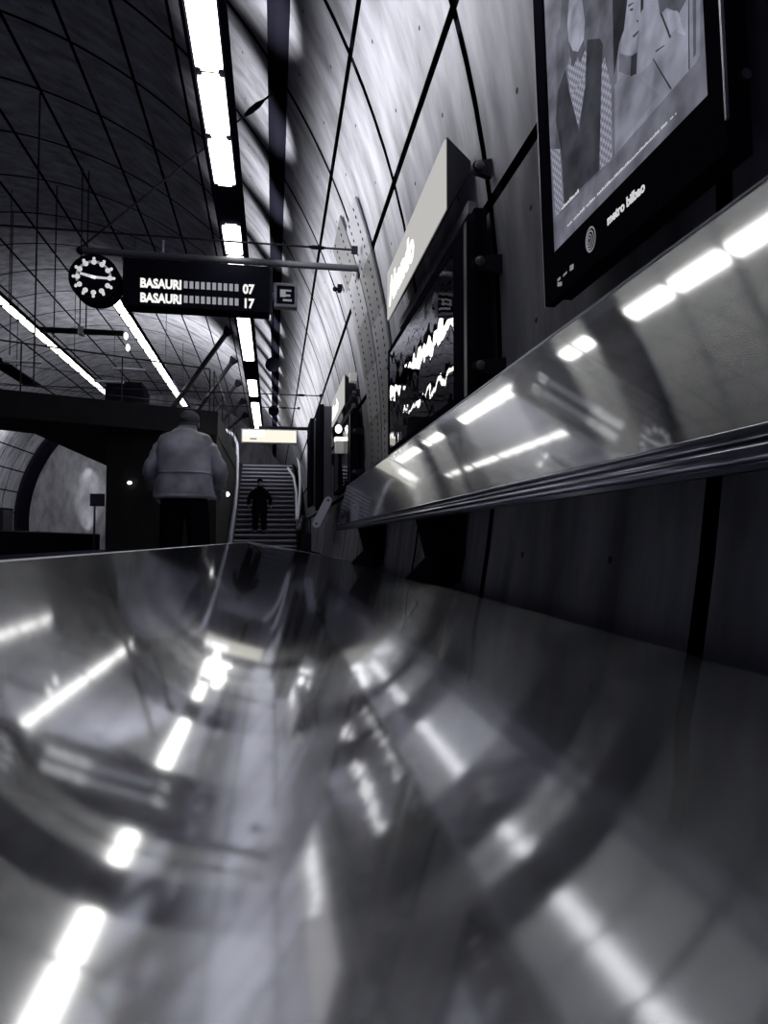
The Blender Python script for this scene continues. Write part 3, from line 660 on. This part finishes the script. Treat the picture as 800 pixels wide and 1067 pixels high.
for i, (px, py, Y, w_) in enumerate(((23, 376, 17.5, .45), (134, 384, 18.5, .4), (113, 397, 17.8, .35))):
    x, z = fy(px, py, Y); tag(obj('ceiling_light', box(B(), x-w_, x+w_, Y, Y+.12, z-.025, z+.02), M['pale'], None, bevel=.012), ('slim pale light bar under the far left vault', 'slim pale light bar between the two far lamp rows', 'short pale light bar beside the end of the long far lamp row')[i], 'light bar', 'slim light bars over the mezzanine')
NST, RUN, RISE, SY = 20, .325, .1725, 20.5
st = thing('staircase', 'dark staircase with bright step edges climbing to the mezzanine', 'staircase', (-.3, SY, -.5))
sx0, sx1 = -1.22, .72
for i in range(NST):
    p = obj('step', box(B(), sx0, sx1, SY+RUN*i, SY+RUN*(i+1)+.02, -.5+RISE*i+(.06 if i else .0), -.5+RISE*(i+1)), M['step'], st)
    obj('nosing', box(B(), sx0+.02, sx1-.02, SY+RUN*i-.012, SY+RUN*i+.035, -.5+RISE*(i+1)-.05, -.5+RISE*(i+1)+.003), M['nose'], p)
for x in (sx0-.03, sx1+.03):
    obj('stringer', prism(B(), [(x-.03, SY-.1, -.5), (x-.03, SY+.2, -.5), (x-.03, 26.98, 2.7), (x-.03, 26.98, 3.0), (x-.03, 26.6, 3.0), (x-.03, SY-.1, -.3)], [(x+.03, SY-.1, -.5), (x+.03, SY+.2, -.5), (x+.03, 26.98, 2.7), (x+.03, 26.98, 3.0), (x+.03, 26.6, 3.0), (x+.03, SY-.1, -.3)]), M['dark'], st)
def hrail(px):
    pts = []
    for (x, y, Y) in px: a, b = fy(x, y, Y); pts.append((a, Y, b))
    return pts
s = thing('handrail', 'pale curved handrail on the left side of the stairs', 'handrail', (-1.25, 20.4, -.5), 'curved handrails of the stairs')
obj('rail', tube(B(), hrail([(236, 448, 26.5), (243, 453, 26), (247, 463, 25.2), (247.5, 480, 24), (247, 505, 22.4), (244.5, 530, 21), (241, 552, 20.3), (238, 575, 20.2)]), .055, 10), M['pale'], s, True)
for Y, a in ((20.6, .14), (23.5, 1.55)): obj('post', tube(B(), [(-1.27, Y, -.5 if Y < 21 else 1.0), (-1.29, Y, a+.45)], .03, 8), M['grey'], s)
s = thing('handrail', 'pale curved handrail on the right side of the stairs', 'handrail', (.75, 20.4, -.5), 'curved handrails of the stairs')
obj('rail', tube(B(), hrail([(304, 461, 26.5), (309, 470, 25.5), (312, 485, 24), (313, 505, 22.6), (312, 525, 21.4), (310, 542, 20.5)]), .05, 10), M['pale'], s, True)
obj('inner_rail', tube(B(), hrail([(300, 488, 24), (306, 497, 23), (309, 515, 22), (309, 542, 20.6)]), .045, 10), M['pale'], s, True)
obj('post', tube(B(), [(.78, 20.6, -.5), (.78, 20.6, .25)], .03, 8), M['grey'], s)
# barrier beside the stair foot
x0, z0 = fy(311, 552, 16); x1, z1 = fy(317, 538, 16)
s = thing('barrier', 'short slanted barrier bar with dark fins by the stair foot', 'barrier', (x0, 16, -.5))
obj('bar', tube(B(), [(x0, 16, z0), (x1, 16, z1)], .06, 10), M['plate'], s, True); obj('post', tube(B(), [(x0, 16, -.5), (x0, 16, z0)], .05, 8), M['dark'], s)
for k in range(4):
    obj('fin', box(B(), x0+.08+.06*k, x0+.11+.06*k, 15.9, 16.1, z0-.1, z0+.35-.03*k), M['dark'], s)
obj('base', box(B(), x0-.1, x0+.3, 15.85, 16.15, -.5, -.45), M['dark'], s); obj('crossbar', box(B(), x0+.05, x0+.3, 15.95, 16.05, -.45, z0-.08), M['dark'], s)
# exit sign
YE = 14.0
x0, z1 = fy(252, 447.5, YE); x1, _ = fy(309, 450, YE); _, z0 = fy(280, 461.5, YE); z1 = z0+.265
s = thing('exit_sign', 'long glowing exit sign hanging in front of the stairs', 'sign', ((x0+x1)/2, YE, z0))
obj('case', box(B(), x0-.015, x1+.015, YE-.05, YE+.07, z0-.015, z1+.015), M['pale'], s, bevel=.02)
f = obj('light_face', box(B(), x0+.01, x1-.01, YE-.056, YE-.049, z0+.008, z1-.008), M['exit'], s)
W = x1-x0
obj('pictogram', box(box(B(), x0+W*.12, x0+W*.41, YE-.060, YE-.055, z0+.12, z1-.02), x0+W*.03, x0+W*.09, YE-.060, YE-.055, z0+.14, z1-.03), M['exitpic'], f)
obj('inscription', box(B(), x0+W*.15, x0+W*.27, YE-.060, YE-.055, z0+.055, z0+.085), M['printdim'], f)
obj('arm', tube(B(), [(x0+W*.3, YE, z1+.05), (wx(z1)-.03, YE, z1+.05)], .035, 10), M['dark'], s); 
for q in (.32, .9): obj('hanger', tube(B(), [(x0+W*q, YE, z1), (x0+W*q, YE, z1+.05)], .012, 6), M['dark'], s)

# far left platform
rod_ = thing('platform_barrier', 'long low dark barrier along the opposite platform', 'barrier', (-9.0, 28, -.5))
obj('panel', box(B(), -9.15, -9.05, 18, 37.5, -.5, .28), M['black'], rod_); obj('cap_rail', tube(B(), [(-9.1, 18, .3), (-9.1, 37.5, .3)], .04, 8), M['dark'], rod_)
Y = 34; x, z = fy(101.5, 521, Y); xb, zb2 = fy(98, 552, Y)
s = thing('post_sign', 'dark square sign on a thin post in front of the bright end wall', 'sign', (x, Y, -.5))
obj('plate', box(B(), x-.33, x+.33, Y-.05, Y+.03, z-.30, z+.30), M['black'], s); obj('post', tube(B(), [(x-.12, Y, -.5), (x-.12, Y, z-.3)], .05, 8), M['dark'], s)
y, z = onwall(3, 507, -12.3); s = thing('platform_sign', 'small lit sign on the opposite platform wall at the far left', 'sign', (-12.3, 29.5, 2.4))
xx = VX - (wx(2.6)-VX) + .10; obj('case', box(B(), xx, xx+.25, 28.0, 31.0, 2.25, 2.75), M['black'], s); obj('light_face', box(B(), xx+.25, xx+.26, 28.05, 30.95, 2.3, 2.7), M['exit'], s)
for i, (ya_, w_) in enumerate(((31.0, 1.0), (33.2, 1.3))):
    xx = VX - (wx(-.5)-VX) + .04; s = thing('platform_cabinet', ('dark tall cabinet under the small lit sign on the opposite platform', 'wider dark cabinet on the opposite platform right of the small lit sign')[i], 'cabinet', (xx, ya_, -.5), 'cabinets on the opposite platform')
    obj('body', box(B(), xx, xx+.4, ya_, ya_+w_, -.5, 1.5), M['black'], s, bevel=.02); obj('door', box(B(), xx+.4, xx+.415, ya_+.05, ya_+w_-.05, -.4, 1.4), M['dark'], s)
for i, (px, py, Y, lb) in enumerate(((135, 503, 15.9, 'small round white lamp on the dark wall left of the standing person'), (236, 515, 19.5, 'small white lamp low on the dark wall right of the standing person'))):
    x, z = fy(px, py, Y)
    tag(obj('wall_lamp', ball(B(), (x, Y, z), .05 if i == 0 else .09, (1, .6, .8)), M['exitpic'], None, True), lb, 'lamp')

# ------------------------------------------------------------------ people
def skinmesh(bmn, verts, edges, rad, root=0, sub=2):
    me = bpy.data.meshes.new('s'); me.from_pydata(verts, edges, []); o = bpy.data.objects.new('s', me); C.objects.link(o)
    md = o.modifiers.new('k', 'SKIN'); 
    for i, r in enumerate(rad):
        sv = me.skin_vertices[0].data[i]; sv.radius = (r, r) if not isinstance(r, tuple) else r; sv.use_root = (i == root)
    md.use_smooth_shade = True; sb = o.modifiers.new('u', 'SUBSURF'); sb.levels = sb.render_levels = sub
    dg = bpy.context.evaluated_depsgraph_get(); m2 = bpy.data.meshes.new_from_object(o.evaluated_get(dg))
    bmn.from_mesh(m2); bpy.data.objects.remove(o); bpy.data.meshes.remove(me); bpy.data.meshes.remove(m2); return bmn
def loft(bm, rings, n=28, wob=0.):
    rs = []
    for (z, cx, cy, rx, ry) in rings:
        r = []
        for k in range(n):
            a = 2*pi*k/n; sx, sy = cos(a), sin(a); p = Vector((cx + rx*(abs(sx)**.85)*(1 if sx > 0 else -1), cy + ry*(abs(sy)**.85)*(1 if sy > 0 else -1), z))
            if wob: p += Vector((sx, sy, 0))*wob*noise.noise(Vector((p.x*5, p.y*5+3, p.z*9)))
            r.append(bm.verts.new(p))
        rs.append(r)
    for a, b in zip(rs, rs[1:]):
        for k in range(n): bm.faces.new((a[k], a[(k+1) % n], b[(k+1) % n], b[k]))
    bm.faces.new(rs[0][::-1]); bm.faces.new(rs[-1]); return bm
def person(label, loc, rz, P):
    s = thing('person', label, 'person', loc); s.rotation_euler.z = rz
    ft, el, wr, hd = P['feet'], P['elbow'], P['wrist'], P['head']; hz = P.get('stoop', 0)
    V, E, Rr = [], [], []
    def add(p, r, par=None):
        V.append(p); Rr.append(r); 
        if par is not None: E.append((par, len(V)-1))
        return len(V)-1
    pel = add((0, 0, .94), (.15, .11)); sp = add((0, 0, 1.16), (.14, .10), pel); ch = add((0, 0, 1.34), (.17, .11), sp); nk = add((hd[0]*.4, hd[1]*.4, 1.50+hz*.4), .058, ch)
    h0 = add((hd[0]*.8, hd[1]*.8+.012, 1.575+hz), (.060, .068), nk); h1 = add((hd[0], hd[1], 1.65+hz), (.076, .092), h0); h2 = add((hd[0], hd[1]-.004, 1.715+hz), (.066, .080), h1)
    for k, sg in enumerate((-1, 1)):
        hp = add((sg*.10, 0, .86), .105, pel); kn = add(((sg*.10+ft[k][0])/2+sg*.01, ft[k][1]*.5+.03, .48), .062, hp); an = add((ft[k][0], ft[k][1], .09), .043, kn); to = add((ft[k][0], ft[k][1]+.13, .035), .036, an)
        sh = add((sg*.19, 0, 1.40), .065, ch); e_ = add((sg*el[k][0], el[k][1], el[k][2]), .043, sh); w_ = add((sg*wr[k][0], wr[k][1], wr[k][2]), .029, e_)
        d = (Vector(V[w_]) - Vector(V[e_])).normalized(); side = Vector((0, 1, 0)) if abs(d.y) < .7 else Vector((1, 0, 0)); c = d.cross(side).normalized()
        pm = add(tuple(Vector(V[w_]) + d*.06), .034, w_)
        for j, L in enumerate((.062, .072, .068, .052)):
            b0 = Vector(V[pm]) + d*.025 + side*(.027 - .018*j); f1 = add(tuple(b0), .0095, pm); f2 = add(tuple(b0 + d*L*.55 + c*.006), .0088, f1); add(tuple(b0 + d*L*.95 + c*.024), .0075, f2)
        t1 = add(tuple(Vector(V[w_]) + d*.035 + side*.040), .011, pm); add(tuple(Vector(V[w_]) + d*.075 + side*.062), .009, t1)
    bm = skinmesh(B(), V, E, Rr)
    fx, fyy = hd[0], hd[1]
    ball(bm, (fx, fyy+.098, 1.625+hz), .017, (.8, 1, 1.5)); 
    for sg in (-1, 1): ball(bm, (fx+sg*.080, fyy, 1.635+hz), .026, (.35, .7, 1.15)); ball(bm, (fx+sg*.030, fyy+.083, 1.655+hz), .013, (1.1, .6, .7))
    ball(bm, (fx, fyy+.085, 1.582+hz), .02, (1.3, .5, .35))
    obj('body', bm, M['skin'], s, True, True)
    hb = B(); ball(hb, (fx, fyy-.014, 1.682+hz), .100, (.90, 1.06, .80), 20, 14); ball(hb, (fx, fyy-.045, 1.625+hz), .085, (.92, .70, .85), 18, 12)
    for v in hb.verts: v.co += Vector((1, 1, 1))*.006*noise.noise(v.co*40)
    obj('hair', hb, P['hair'], s, True, True)
    jb = loft(B(), P['jacket'], 32, .022)
    for k, sg in enumerate((-1, 1)):
        a, b, c = Vector((sg*.165, 0, 1.375)), Vector((sg*el[k][0], el[k][1], el[k][2])), Vector((sg*wr[k][0], wr[k][1], wr[k][2]))
        pts, rr = [], []
        for i in range(9):
            t = i/8; pts.append(a.lerp(b, t)); rr.append((.05, .078, .090)[i] if i < 3 else .086 - .016*t + .006*sin(t*17))
        for i in range(1, 8):
            t = i/8; pts.append(b.lerp(c, t)); rr.append(.070 - .016*t + .006*sin(t*19))
        tube(jb, pts, rr, 18)
    bmesh.ops.subdivide_edges(jb, edges=[], cuts=1)
    jk = obj('jacket', jb, P['jm'], s, True, True)
    if P.get('trim'):
        hem = P['jacket'][0]; wz = P['jacket'][3]
        for nm, (z, cx_, cy_, rx, ry), g, hh in (('waist_seam', (1.10, 0, 0, wz[3]+.012, wz[4]+.012), .006, .02), ('hem_band', (hem[0]+.02, hem[1], hem[2], hem[3]+.006, hem[4]+.006), .004, .03)):
            obj(nm, loft(B(), [(z-hh/2, cx_, cy_, rx-.004, ry-.004), (z-hh/4, cx_, cy_, rx, ry), (z+hh/4, cx_, cy_, rx, ry), (z+hh/2, cx_, cy_, rx-.004, ry-.004)], 32, .022), P['jm'], jk, True, True)
    obj('collar', loft(B(), [(1.44, hd[0]*.3, hd[1]*.3, .115, .095), (1.49, hd[0]*.4, hd[1]*.4, .088, .082), (1.535, hd[0]*.5, hd[1]*.5-.005, .080, .078), (1.50, hd[0]*.4, hd[1]*.4, .072, .07)], 24), P['jm'], jk, True, True)
    tb = B()
    vs_ = [(0, 0, .98), (0, 0, .90)]; es_ = [(0, 1)]; rs_ = [(.18, .14), (.18, .14)]
    for k, sg in enumerate((-1, 1)):
        n0 = len(vs_); vs_ += [(sg*.105, 0, .80), ((sg*.10+ft[k][0])/2+sg*.01, ft[k][1]*.5+.03, .48), (ft[k][0], ft[k][1], .10)]; es_ += [(1, n0), (n0, n0+1), (n0+1, n0+2)]; rs_ += [.125, .105, .095]
    obj('trousers', skinmesh(tb, vs_, es_, rs_), P['tm'], s, True, True)
    for k in (0, 1):
        fx_, fy_ = ft[k][0], ft[k][1]
        obj('shoe', loft(B(), [(0, fx_, fy_+.05, .050, .145), (.03, fx_, fy_+.05, .053, .148), (.06, fx_, fy_+.03, .05, .12), (.10, fx_, fy_-.02, .048, .07)], 20), M['shoe'], s, True, True)
    return s
JK = [(.87, 0, 0, .262, .19), (.93, 0, 0, .262, .19), (1.02, 0, 0, .25, .18), (1.10, 0, 0, .238, .175), (1.2, 0, 0, .242, .18), (1.3, 0, 0, .25, .18), (1.38, 0, 0, .24, .16), (1.44, 0, 0, .21, .13), (1.48, 0, .01, .12, .095), (1.51, 0, .015, .08, .075)]
PY = 6.25
px_, _ = fy(192, 540, PY)
person('person seen from behind in a light grey leather jacket and dark trousers', (px_, PY, -.5), R(-4), dict(feet=((-.13, 0), (.13, .02)), elbow=((.31, .02, 1.13), (.31, .05, 1.13)), wrist=((.30, .17, .95), (.27, .22, .98)), head=(.02, .09), jacket=JK, jm=M['jacket'], tm=M['trouser'], hair=M['hairg'], trim=True, stoop=-.075))
JK2 = [(.62, 0, 0, .25, .18), (.8, 0, 0, .25, .18), (.95, 0, 0, .235, .17), (1.1, 0, 0, .225, .165), (1.22, 0, 0, .235, .17), (1.3, 0, 0, .245, .17), (1.38, 0, 0, .235, .15), (1.44, 0, 0, .19, .12), (1.48, 0, .01, .11, .09), (1.51, 0, .012, .078, .073)]
sx_, _ = fy(270.5, 530, 21.63)
person('person in a long dark coat coming down the stairs towards the bench', (sx_, 21.63, -.5+RISE*4), R(180), dict(feet=((-.14, 0), (.14, -.04)), elbow=((.32, -.02, 1.13), (.33, .0, 1.13)), wrist=((.35, .06, .90), (.34, .08, .90)), head=(.0, .02), jacket=JK2, jm=M['coat'], tm=M['trouser'], hair=M['coat']))

# ------------------------------------------------------------------ lights
def light(name, typ, loc, e, to=None, size=.1, spot=None, blend=1., col=WARM, size_y=None):
    d = bpy.data.lights.new(name, typ); d.energy = e; d.color = col
    if typ == 'AREA':
        d.size = size
        if size_y: d.shape = 'RECTANGLE'; d.size_y = size_y
    elif typ == 'SPOT': d.shadow_soft_size = size; d.spot_size = spot; d.spot_blend = blend
    else: d.shadow_soft_size = size
    o = bpy.data.objects.new(name, d); C.objects.link(o); o.location = (loc[0], loc[1], loc[2]+H)
    if to is not None:
        o.rotation_euler = (Vector(to) - Vector(loc)).to_track_quat('-Z', 'Y').to_euler()
    return o
# uplighters fixed on the tray, one per ring of vault panels
for k in range(-3, 14):
    y = Y0 + (k+.5)*PITCH
    x0 = MX + .12; z0 = MZ + .13
    light('uplighter', 'SPOT', (x0, y, z0), 520, (-.25, y, 4.95), .05, R(42), 1.0)
for k in range(-3, 24):
    y = .4 + k*PITCH/2
    light('wall_washer', 'SPOT', (MX+.15, y, MZ+.10), 62, (1.0, y, 3.25), .06, R(135), 1.0)
# lights above the mezzanine and stairs
light('mezzanine_uplight', 'AREA', (-3.6, 24, 4.2), 420, (-4.2, 26, 7.5), 2.0, size_y=6)
ewx = fy(90, 520, 37.8)[0]
light('end_wall_light', 'SPOT', (ewx, 37.6, -.42), 260, (ewx+.05, 37.9, 2.6), .03, R(46), .9)
light('end_wall_light', 'SPOT', (ewx, 37.6, 4.6), 200, (ewx+.1, 37.9, 1.6), .03, R(60), 1.)
light('end_wall_fill', 'AREA', (-9.8, 34.5, 4.6), 22, (-10.4, 38, 1.5), .5)
light('opposite_wall_light', 'AREA', (-10.8, 31, 4.9), 170, (-12.8, 33, 1.5), .6, size_y=6)
light('stair_light', 'AREA', (-.3, 24.5, 4.9), 60, (-.3, 23.3, 0), 1.2, size_y=2)

w = bpy.data.worlds.new('world'); sc.world = w; w.use_nodes = True
w.node_tree.nodes['Background'].inputs[0].default_value = (.5, .5, .85, 1); w.node_tree.nodes['Background'].inputs[1].default_value = .08
vs_ = sc.view_settings; vs_.view_transform = 'Standard'; vs_.look = 'None'; vs_.gamma = 1; vs_.use_curve_mapping = False; vs_.exposure = 0.0
sc.cycles.use_denoising = True
sc.cycles.max_bounces = 8; sc.cycles.sample_clamp_indirect = 6
